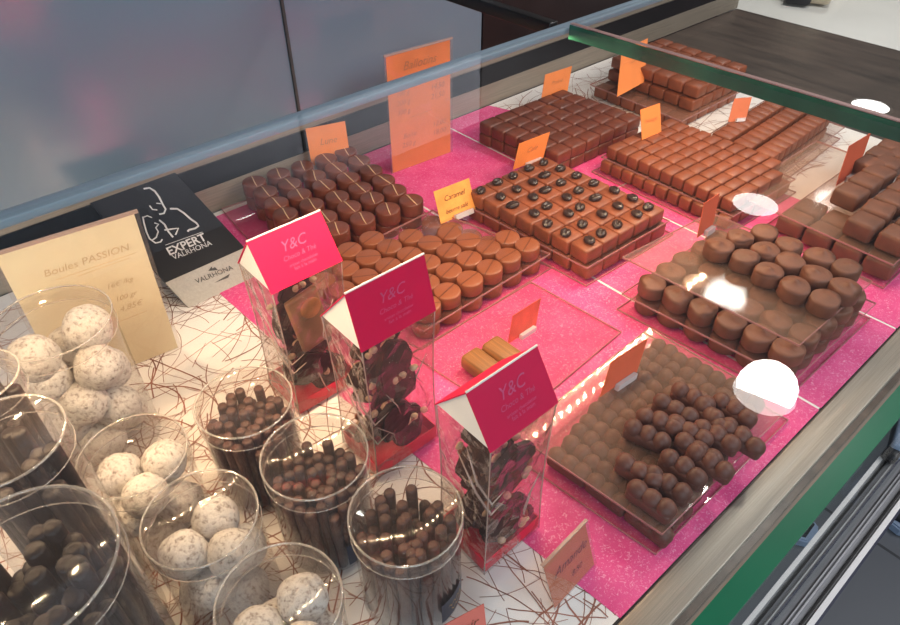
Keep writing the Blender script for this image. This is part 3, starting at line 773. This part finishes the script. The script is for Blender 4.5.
# black and grey brand sign, leaning back
BL = at(189, 308, .001); T0 = at(90, 203, .108); T1 = at(175, 172.5, .108)
w_ = T1-T0; BR = BL + w_; c = (BL+BR)/2
sg = empty('brand_sign', c, 0, 'black and pale grey sign with white chef outline, leaning by the rear lip', 'sign')
x = w_.normalized(); yv = T0-BL; n = x.cross(yv).normalized()
if n.z < 0: n = -n
e1 = on_plane(165, 283, BL, n); k = (e1-BL).dot(yv)/yv.dot(yv)
M0 = BL+yv*k; M1 = BR+yv*k
mb = MB(); mb.slab([M0-c, M1-c, T1-c, T0-c], .003, nrm=n); mb.build('black_panel', signblack, sg)
mb = MB(); mb.slab([BL-c, BR-c, M1-c, M0-c], .003, nrm=n); mb.build('grey_panel', signgrey, sg)
zs = lambda a, b: on_plane(80+a/4.167, 160+b/4.167, BL+n*.0006, n)-c
mb = MB()
for pts, w1 in (([(265, 120), (290, 116), (312, 130), (330, 155), (345, 185), (357, 205), (350, 222), (330, 226)], .0022), ([(290, 190), (302, 206), (322, 208)], .0016), ([(318, 180), (337, 182)], .0014),
                ([(375, 203), (405, 203), (432, 220), (460, 245), (485, 262), (494, 275), (480, 285), (455, 291), (448, 298)], .0024), ([(262, 236), (266, 260), (277, 300), (290, 328), (315, 346), (336, 341), (343, 330)], .0018),
                ([(262, 240), (280, 232), (300, 240)], .0014), ([(310, 262), (327, 268), (316, 282), (326, 298), (318, 322), (300, 335)], .0018), ([(330, 250), (352, 268), (368, 298), (388, 322)], .0022), ([(352, 292), (380, 288), (410, 284), (398, 312)], .0020), ([(355, 355), (510, 300)], .0007)):
    mb.strip([zs(*p) for p in pts], w1, n)
mb.build('chef_outline', signwhite, sg)
def sign_text(txt, a, b, m, nm, bold=0):
    A, B = zs(*a), zs(*b); d = B-A
    o = text_mesh(txt, 1.0, m, sg, Matrix.Identity(4), nm, 0, 'LEFT', bold=bold)
    wd = max(v.co.x for v in o.data.vertices)-min(v.co.x for v in o.data.vertices); s_ = d.length/wd
    X_ = d.normalized(); Y_ = n.cross(X_)
    o.data.transform(frame_mat(A, X_, Y_) @ Matrix.Scale(s_, 4))
    return o
sign_text('EXPERT', (372, 398), (528, 333), signwhite, 'lettering', .02)
sign_text('VALRHONA', (391, 416), (552, 353), signwhite, 'lettering')
sign_text('VALRHONA', (487, 516), (640, 455), signdark, 'lettering')
mb = MB(); mb.slab([zs(535, 462), zs(548, 444), zs(552, 452), zs(562, 446), zs(575, 458)], .0002, nrm=n); mb.slab([zs(560, 512), zs(624, 474), zs(618, 490)], .0002, nrm=n); mb.build('mountain_emblem', signdark, sg)
mb = MB(); mb.slab([c*0+Vector((0, .10, 0)), Vector((.03, .10, 0)), (T1+T0)/2-c-yv*.15+Vector((.015, .004, -.004)), (T1+T0)/2-c-yv*.15+Vector((-.015, .004, -.004))], .002); mb.build('easel_strut', signblack, sg)

# ------------------------------------------------------------------ gift bags
def bag(x0, x1, y0, y1, h, rise, label, seed, ridge_y):
    random.seed(seed)
    cx, cy = (x0+x1)/2, (y0+y1)/2; w, d = x1-x0, y1-y0
    root = empty('gift_bag', (cx, cy, .0024), 0, label, 'gift bag', 'cellophane gift bags with magenta header cards')
    # film: crumpled box
    bm = bmesh.new(); nx, nz = 7, 14
    ring = []
    per = [(-w/2+w*i/nx, -d/2) for i in range(nx)] + [(w/2, -d/2+d*i/nx) for i in range(nx)] + [(w/2-w*i/nx, d/2) for i in range(nx)] + [(-w/2, d/2-d*i/nx) for i in range(nx)]
    rows = []
    for kz in range(nz+1):
        z = h*kz/nz; row = []
        for (px, py) in per:
            corner = (abs(abs(px)-w/2) < 1e-6 and abs(abs(py)-d/2) < 1e-6)
            a = .0 if kz in (0, nz) else (.0006 if corner else .0018)
            pinch = 1-.06*math.sin(PI*min(1, kz/nz))
            row.append(bm.verts.new((px*pinch+random.uniform(-a, a), py*pinch+random.uniform(-a, a), z)))
        rows.append(row)
    L = len(per)
    for a, b in zip(rows, rows[1:]):
        for i in range(L):
            j = (i+1) % L
            if random.random() < .5: bm.faces.new((a[i], a[j], b[j])); bm.faces.new((a[i], b[j], b[i]))
            else: bm.faces.new((a[i], a[j], b[i])); bm.faces.new((a[j], b[j], b[i]))
    m2 = MB(); m2.bm.free(); m2.bm = bm; m2.build('cellophane', film, root)
    # bright fold lines of the film along the corners and across
    mb = MB()
    for (sx, sy) in ((-1, -1), (1, -1), (-1, 1)):
        mb.tube([(sx*w/2*(1-.06*math.sin(PI*t/8)), sy*d/2*(1-.06*math.sin(PI*t/8)), h*(.01+.99*t/8)) for t in range(9)], .0007, 5)
    for k in range(5):
        a = random.uniform(-.9, .9); z = random.uniform(.28, .8)*h
        if k % 2: mb.tube([(-w/2-.0005, -d/2*.2*a, z+.03), (-w/2-.0008, -d/2*.6, z), (-w/2*.9, -d/2-.0006, z-.018), (-w/4, -d/2-.0012, z-.012)], [.0004, .0012, .0012, .0003], 5)
        else: mb.tube([(w/2*a, -d/2-.0008, z), (w/2*a*.5, -d/2-.0016, z-.02), (w/2*a*.6+.006, -d/2-.0008, z-.035)], [.0003, .0009, .0003], 5)
    mb.build('film_fold', filmedge, root)
    # red card base tray
    mb = MB()
    hb = .016
    for (a, b, th, sx, sy) in ((0, -d/2+.0012, .001, w-.003, .001), (0, d/2-.0012, .001, w-.003, .001)): mb.box((a, b, hb/2+.003), (sx, sy, hb))
    for sx in (-1, 1): mb.box((sx*(w/2-.0014), 0, hb/2+.003), (.001, d-.003, hb))
    mb.box((0, 0, .0025), (w-.004, d-.004, .001)); mb.build('base_card', redcard, root)
    # header card: folded roof, magenta outside, white gables
    hr = empty('x')
    bpy.data.objects.remove(hr)
    e = .001; ry = ridge_y-cy
    F0, F1 = Vector((-w/2-e, -d/2-e, h)), Vector((w/2+e, -d/2-e, h)); K0, K1 = Vector((-w/2-e, d/2+e, h)), Vector((w/2+e, d/2+e, h))
    R0, R1 = Vector((-w/2-e, ry, h+rise)), Vector((w/2+e, ry, h+rise))
    nf = (F1-F0).cross(R0-F0).normalized(); nk = (K0-K1).cross(R1-K1).normalized()
    mb = MB(); mb.slab([F0, F1, R1, R0], .0009, nrm=nf); mb.slab([K1, K0, R0, R1], .0009, nrm=nk); hc = mb.build('header_card', pinkcard, root)
    mb = MB(); 
    for (a, b, c_, s_) in ((F0, K0, R0, 1), (F1, K1, R1, -1)):
        off = Vector((s_*.0022, 0, 0)); mb.slab([a+off+Vector((0, .001, .0)), b+off-Vector((0, .001, 0)), c_+off-Vector((0, 0, .001))], .0007)
    mb.build('white_gable', whitecard, hc)
    mb = MB(); mb.tube([R0+Vector((0, 0, .0001)), R1+Vector((0, 0, .0001))], .0009, 6); mb.build('ridge_edge', whitecard, hc)
    X_ = Vector((1, 0, 0)); Y_ = (R0-F0).normalized(); sl = (R0-F0).length; mid = (F0+F1)/2
    def tx(t, u, v, s, sh): text_mesh(t, s, silver, hc, frame_mat(mid+X_*u+Y_*sl*v+nf*.0005, X_, Y_), 'logo_lettering', sh)
    tx('Y&C', 0, .58, .0135, .35); tx('Choco & Thé', .002, .42, .0062, .3); tx('artisan chocolatier', .003, .29, .0040, 0); tx('fait à la main', .003, .21, .0046, 0)
    # film hood over the header ridge
    return root
BAGS = [(.190, .264, .459, .520, .166, .042, 'magenta-topped cellophane bag with caramel slab, standing before the black sign', 1, .487),
        (.204, .280, .342, .400, .170, .052, 'magenta-topped cellophane bag of dark bark, middle one of the row', 2, .355),
        (.2135, .281, .204, .262, .168, .040, 'magenta-topped cellophane bag of dark nut clusters beside the sticks tub', 3, .229)]
for b in BAGS: bag(*b)
# bark pieces standing in the bags
def bark(seed, w, h, m=barkm, nuts=True):
    random.seed(seed); k = 8
    pts = [Vector((math.cos(2*PI*i/k)*w/2*random.uniform(.75, 1.1), 0, h/2+math.sin(2*PI*i/k)*h/2*random.uniform(.8, 1.05))) for i in range(k)]
    z0 = min(p.z for p in pts)
    for p in pts: p.z -= z0
    mb = MB(); mb.slab(pts, .008, nrm=Vector((0, -1, 0)))
    bmesh.ops.bevel(mb.bm, geom=list(mb.bm.edges), offset=.0016, segments=2, affect='EDGES')
    o = mb.build('chocolate_bark', m)
    if nuts:
        for q in range(4):
            mb = MB(); mb.ball((random.uniform(-.3, .3)*w, -.0085+.008*0-.0005, random.uniform(.25, .85)*h), .0036, 2, (1.3, .7, 1), jit=.25, rot=Matrix.Rotation(random.uniform(0, 3), 4, 'Y')); 
            nn = mb.build('nut', nutm if q != 2 else milk, o)
            nn.location = (0, .0045, 0)
    return o
BP = [bark(50, .048, .050), bark(51, .042, .056), bark(52, .050, .044)]
WHERE = ['lowest front', 'lowest rear', 'lowest middle', 'second front', 'second rear', 'middle', 'upper front', 'upper rear', 'upper middle', 'top front', 'top rear']
for bi, (x0, x1, y0, y1, h, rise, lab, sd_, ry) in enumerate(BAGS):
    random.seed(100+bi); bn = ('first', 'middle', 'last')[bi]
    cx, cy = (x0+x1)/2, (y0+y1)/2
    for k in range(11):
        z = (.0065, .0065, .0065, .040, .042, .046, .072, .076, .084, .102, .104)[k]*(1 if bi else .88)
        if bi == 0 and k in (6, 9): continue
        dx = (.008, -.008, .006, -.007, .008, 0, .006, -.006, .003, -.004, .006)[k]; dy = (-.020, .018, .0, -.019, .019, .002, -.018, .018, .0, -.016, .014)[k]
        put(BP[(k+bi) % 3], (cx+dx, cy+dy, z), random.uniform(-.22, .22)+(PI if k % 2 else 0), f'dark chocolate bark with nuts, {WHERE[k]} piece in the {bn} gift bag', 'chocolate', 'bark pieces in the gift bags', tilt=(random.uniform(-.10, .10), random.uniform(-.2, .2)))
mb = MB(); mb.box((0, 0, .033), (.036, .007, .066), .003)
cs = mb.build('caramel_piece', caram); cs.location = (.2285, .4655, .080); cs.rotation_euler = (-.06, -.12, .06)
tag(cs, 'light caramel slab with an orange disc, upright inside the first gift bag', 'chocolate')
mb = MB(); mb.lathe([(0, 0), (.0105, 0), (.0115, .001), (.0105, .0025), (0, .0025)], 24); o = mb.build('orange_slice', orangepeel, cs); o.location = (.004, -.0034, .048); o.rotation_euler = (PI/2, 0, 0)

# ------------------------------------------------------------------ clear tubs
def tub_make(name, px0, px1, pyc, h, label, r=None, label_tag=None, C_=None, grp='clear round plastic tubs'):
    if C_ is None:
        cx, cy, rr = (px0+px1)/2, pyc, .045
        for it in range(60):
            c0 = at(cx, cy, h); P = []
            for t in range(48):
                v = Vector((c0.x+rr*math.cos(t*PI/24), c0.y+rr*math.sin(t*PI/24), h-CH))
                P.append((450+FPX*v.dot(RX)/v.dot(FX), 312.5-FPX*v.dot(UX)/v.dot(FX)))
            a = min(p[0] for p in P); b = max(p[0] for p in P); t0 = min(p[1] for p in P); t1 = max(p[1] for p in P)
            rr *= (px1-px0)/(b-a); cx += ((px0+px1)-(a+b))/2; cy += pyc-(t0+t1)/2
        c0 = at(cx, cy, h)
    else: c0 = Vector(C_); rr = r
    root = empty('clear_tub', (c0.x, c0.y, .0012), 0, label, 'tub', grp)
    R = rr-.0012
    mb = MB(); mb.lathe([(0, .0006), (R-.001, .0006), (R, .0015), (R, h-.004)], 48); mb.build('tub_wall', tub, root)
    mb = MB(); mb.lathe([(rr, h-.017), (rr, h-.002), (rr-.0008, h-.0002), (rr-.002, h-.0016), (0, h-.0016)], 48); lid = mb.build('lid', tub, root)
    mb = MB()
    mb.tube([(rr*math.cos(2*PI*i/48), rr*math.sin(2*PI*i/48), h-.0008) for i in range(49)], .0009, 6, cap=False); mb.build('lid_rim', tubrim, lid)
    mb = MB()
    mb.tube([((rr+.0002)*math.cos(2*PI*i/48), (rr+.0002)*math.sin(2*PI*i/48), h-.0168) for i in range(49)], .0004, 5, cap=False); mb.build('lid_lip', tubrim, lid)
    if label_tag:
        a0, a1 = label_tag
        mb = MB(); n_ = 10; z0, z1 = .006, .034
        for i in range(n_):
            t, u = a0+(a1-a0)*i/n_, a0+(a1-a0)*(i+1)/n_
            q = lambda t_, z_: (math.cos(t_)*(R+.0004), math.sin(t_)*(R+.0004), z_)
            mb.quad(q(t, z0), q(u, z0), q(u, z1), q(t, z1))
        lb = mb.build('tub_label', labelblue, root)
        mb = MB()
        for zc, ph, a_, b_ in ((.023, 0, .2, .7), (.015, 1.5, .3, .8)):
            mb.strip([Vector(q(a0+(a1-a0)*(a_+(b_-a_)*k/14), zc+.0022*math.sin(k*1.5+ph)))+Vector((math.cos(a0+(a1-a0)*(a_+(b_-a_)*k/14)), math.sin(a0+(a1-a0)*(a_+(b_-a_)*k/14)), 0))*.0004 for k in range(15)], .0010, Vector((math.cos((a0+a1)/2), math.sin((a0+a1)/2), 0)))
        mb.build('gold_script', gold, lb)
    return c0.x, c0.y, R, h
TUBS = {}
TUBS['J1'] = tub_make('J1', 194, 292, 403, .112, 'clear tub of slim chocolate sticks standing before the caramel gift bag')
TUBS['J2'] = tub_make('J2', 260, 368, 457.5, .112, 'clear tub of chocolate sticks with dark base label, before the middle gift bag', label_tag=(-1.75, -.65))
TUBS['J3'] = tub_make('J3', 348, 463, 517, .112, 'clear tub of chocolate sticks with blue label, beside the last gift bag', label_tag=(-1.62, -.75))
TUBS['J5'] = tub_make('J5', 76, 187, 457, .112, 'small clear tub of sugared truffles between the tall truffle tub and slim sticks')
TUBS['J6'] = tub_make('J6', 140, 258, 520, .112, 'small clear tub of sugared truffles with shiny lid beside two stick tubs')
TUBS['J7'] = tub_make('J7', 214, 342, 605, .112, 'small clear tub of sugared truffles cut by the bottom edge')
TUBS['J4'] = tub_make('J4', -14, 112, 324, .16, 'tall clear tub of sugared truffles before the cream card')
TUBS['J8'] = tub_make('J8', -90, 119, 575, .24, 'large clear tub of dark thick sticks in the bottom corner')
TUBS['J9'] = tub_make('J9', 0, 0, 0, .23, 'clear tub of dark thick sticks behind the large corner tub', r=.036, C_=(-.032, .3706, 0))
TUBS['J10'] = tub_make('J10', 0, 0, 0, .21, 'clear tub of brown sticks cut by the picture edge below the tall truffles', r=.030, C_=(-.034, .464, 0))

stickd = basic('thick_stick_chocolate', lin(36, 25, 26), .5, nscale=120, namt=.3, rnd=.3, bump=.6, bscale=150)
def stick(r, L, seed, m=None):
    random.seed(seed); mb = MB()
    pts = [Vector((0, 0, 0)), Vector((random.uniform(-.0006, .0006), 0, L*.33)), Vector((0, random.uniform(-.0006, .0006), L*.66)), Vector((0, 0, L-.002)), Vector((0, 0, L-.0004)), Vector((0, 0, L))]
    mb.tube(pts, [r*.9, r, r*.95, r, r*.86, r*.45], 10)
    return mb.build('chocolate_stick', m or stickm)
def fill_sticks(key, rs, L0, L1, label, grp, keep=1.0, lean=.06, zb=.003):
    cx, cy, R, h = TUBS[key]
    random.seed(hash(key) % 97 if False else sum(map(ord, key)))
    protos = [stick(rs, L0+(L1-L0)*t, 200+int(t*9), stickd if rs > .0049 else None) for t in (0, .5, 1)]
    k = 0
    p = rs*(2.04 if rs < .0049 else 1.93); n_ = int(R/p)+2
    for a in range(-n_, n_+1):
        for b in range(-n_, n_+1):
            x = p*(a+.5*(b % 2)); y = p*b*.866
            if math.hypot(x, y) > R-rs*1.2: continue
            if random.random() > keep: continue
            l = .8*random.uniform(-lean, lean)*(1-math.hypot(x, y)/R)
            put(protos[random.randrange(3)], (cx+x+random.uniform(-.0004, .0004), cy+y+random.uniform(-.0004, .0004), zb), random.uniform(0, 6), label, 'chocolate stick', grp, tilt=(l, l*random.choice((-1, 1))))
            k += 1
    return k
ns = 0
ns += fill_sticks('J1', .0046, .078, .090, 'slim chocolate stick standing in the tub before the caramel gift bag', 'sticks in the first stick tub', 1.0)
ns += fill_sticks('J2', .0048, .072, .082, 'chocolate stick standing in the tub before the middle gift bag', 'sticks in the middle stick tub', 1.0)
ns += fill_sticks('J3', .0047, .074, .092, 'chocolate stick standing in the blue-labelled tub beside the last gift bag', 'sticks in the blue-labelled tub', 1.0, .09)
ns += fill_sticks('J8', .0058, .202, .220, 'thick dark stick standing in the large corner tub', 'thick sticks in the large corner tub', 1.0, .1)
ns += fill_sticks('J9', .0056, .190, .207, 'thick dark stick standing in the tub behind the corner tub', 'thick sticks in the rear corner tub', 1.0, .1)
ns += fill_sticks('J10', .0050, .172, .188, 'brown stick standing in the tub cut by the picture edge', 'sticks in the edge tub', 1.0, .06)
print('sticks', ns)

def truffle(r, seed):
    random.seed(seed); mb = MB(); rr = bmesh.ops.create_icosphere(mb.bm, subdivisions=4, radius=r)
    ph = [random.uniform(0, 6) for _ in range(9)]
    for v in rr['verts']:
        d = v.co.normalized()
        k = 1+.022*(math.sin(d.x*5+ph[0])+math.sin(d.y*6+ph[1])+math.sin(d.z*5.5+ph[2]))+.010*(math.sin(d.x*17+ph[3])*math.sin(d.y*15+ph[4])+math.sin(d.z*19+ph[5])*math.sin(d.x*14+ph[6]))
        v.co = d*r*k*Vector((1, 1, .94)).length/math.sqrt(2.8836)
    for f in mb.bm.faces: f.smooth = True
    return mb.build('sugared_truffle', truffm)
tf = [truffle(.0180, k) for k in range(3)]; tfb = [truffle(.0212, 10+k) for k in range(3)]
LW = ['bottom', 'second', 'third', 'fourth', 'top']
def fill_truffles(key, layers, protos, tubname, rt, ring=None):
    cx, cy, R, h = TUBS[key]
    for li, (z, n_, a0, ctr) in enumerate(layers):
        rr = R-rt*1.12
        ln = 'top' if li == len(layers)-1 else ('bottom' if li == 0 else ORD[li])
        for k in range(n_):
            a = a0+2*PI*k/n_; d = math.degrees(a) % 360
            side = ['far end', 'far rear', 'rear', 'jar-end rear', 'jar end', 'rail corner', 'rail', 'far rail'][int((d+22.5)//45) % 8]
            put(protos[(k+li) % 3], (cx+rr*math.cos(a), cy+rr*math.sin(a), z+random.uniform(-.001, .001)), random.uniform(0, 6), f'sugared truffle, {ln} layer, {side} side, in {tubname}', 'truffle', 'sugared truffles', tilt=(random.uniform(0, 6), 0))
        if ctr: put(protos[li % 3], (cx, cy, z+.004), 1.0*li, f'sugared truffle at the centre of the {ln} layer in {tubname}', 'truffle', 'sugared truffles')
fill_truffles('J5', [(.0225, 3, .2, 0), (.053, 3, 1.25, 0), (.083, 3, .2, 0)], tf, 'the small truffle tub by the slim sticks', .0180)
fill_truffles('J6', [(.0225, 3, .9, 0), (.051, 3, 1.95, 0), (.079, 3, .9, 0)], tf, 'the shiny-lidded truffle tub', .0180)
fill_truffles('J7', [(.0225, 3, .5, 0), (.049, 3, 1.55, 0), (.075, 3, .5, 0)], tf, 'the truffle tub at the bottom edge', .0180)
fill_truffles('J4', [(.0262, 3, .2, 0), (.0525, 3, 1.25, 0), (.081, 3, .2, 0), (.1085, 3, 1.25, 0), (.1355, 2, .2, 0)], tfb, 'the tall truffle tub', .0212)

# ------------------------------------------------------------------ shoes on the customer floor
def shoe(px, py, rz, label):
    q = at(px, py, FZ)
    root = empty('shoe', (q.x, q.y, FZ), rz, label, 'shoe')            # local +Y is the toe, the toe tip stands at the given point
    out = [(-.036, -.29), (-.044, -.24), (-.040, -.17), (-.048, -.09), (-.044, -.04), (-.028, -.010), (0, 0), (.028, -.010), (.044, -.04), (.048, -.09), (.040, -.17), (.044, -.24), (.036, -.29)]
    mb = MB(); mb.slab([Vector((a, b, .026)) for a, b in out], .026, nrm=up)
    bmesh.ops.bevel(mb.bm, geom=[e for e in mb.bm.edges if abs(e.verts[0].co.z-e.verts[1].co.z) < 1e-5], offset=.004, segments=2, affect='EDGES'); mb.build('sole', shoeblue, root)
    mb = MB(); rings = []
    for y_, w_, z_ in ((-.285, .030, .080), (-.24, .037, .085), (-.17, .036, .075), (-.10, .042, .056), (-.05, .038, .046), (-.018, .022, .038)):
        rings.append([mb.bm.verts.new((w_*math.cos(PI*k/12), y_, .025+(z_-.025)*math.sin(PI*k/12)**.7)) for k in range(13)])
    for a, b in zip(rings, rings[1:]):
        for i in range(12): f = mb.bm.faces.new((a[i], a[i+1], b[i+1], b[i])); f.smooth = True
    mb.bm.faces.new(rings[0]); mb.bm.faces.new(rings[-1]); mb.build('upper', shoeblack, root)
    mb = MB()
    for k in range(4): mb.tube([(-.020, -.10-.018*k, .058+.006*k), (0, -.098-.018*k, .0625+.006*k), (.020, -.10-.018*k, .058+.006*k)], .002, 6)
    mb.build('laces', shoeblue, root)
shoe(814, 543, PI+.05, 'black shoe with pale blue sole poking out under the counter edge')
shoe(896, 536, 1.75, 'dark shoe cut by the picture edge on the grey floor tiles')

# ------------------------------------------------------------------ light
def area(name, loc, target, sx, sy, power, col):
    l = bpy.data.lights.new(name, 'AREA'); l.shape = 'RECTANGLE'; l.size = sx; l.size_y = sy; l.energy = power; l.color = col
    o = bpy.data.objects.new(name, l); C.objects.link(o); o.location = loc
    o.rotation_euler = (Vector(target)-Vector(loc)).to_track_quat('-Z', 'Y').to_euler(); return o
for k in range(72):
    x_ = -.40+k*.0205
    area('led', (x_, YG1+.008, ZG-.0045), (x_, YG1-.06, 0), 0.0045, .004, 7.0/72, (1, .70, .42))
area('overhead_fill_light', (1.6, -.9, 1.70), (.8, .4, 0), 2.2, 1.2, 75, (.97, .96, 1))  # added soft overhead fill for the room, not a fitting of the shop
area('shop_window_light', (-1.2, -1.6, 1.2), (.3, .4, 0), 1.6, 1.4, 52, (.74, .86, 1))
def spot(name, loc, target, power, col, deg, blend=.6, rad=.05):
    l = bpy.data.lights.new(name, 'SPOT'); l.energy = power; l.color = col; l.spot_size = math.radians(deg); l.spot_blend = blend; l.shadow_soft_size = rad
    o = bpy.data.objects.new(name, l); C.objects.link(o); o.location = loc
    o.rotation_euler = (Vector(target)-Vector(loc)).to_track_quat('-Z', 'Y').to_euler(); return o
spot('warm_spot', (.02, 1.15, 1.6), (.10, .63, .05), 62, (1, .66, .36), 22, .9)
for (x, y, t) in DLS[:3]: spot('downlight_beam', (x, y, CZ-.03), (x-.3, y-.1, 0), 60, (1, .95, .9), 100, .8, .09)
w = bpy.data.worlds.new('shop_air'); scene.world = w; w.use_nodes = True
w.node_tree.nodes['Background'].inputs[0].default_value = (.75, .78, .85, 1); w.node_tree.nodes['Background'].inputs[1].default_value = .45
scene.view_settings.view_transform = 'Standard'
scene.view_settings.exposure = -0.30
scene.cycles.transparent_max_bounces = 40
scene.cycles.max_bounces = 12
scene.cycles.use_denoising = True
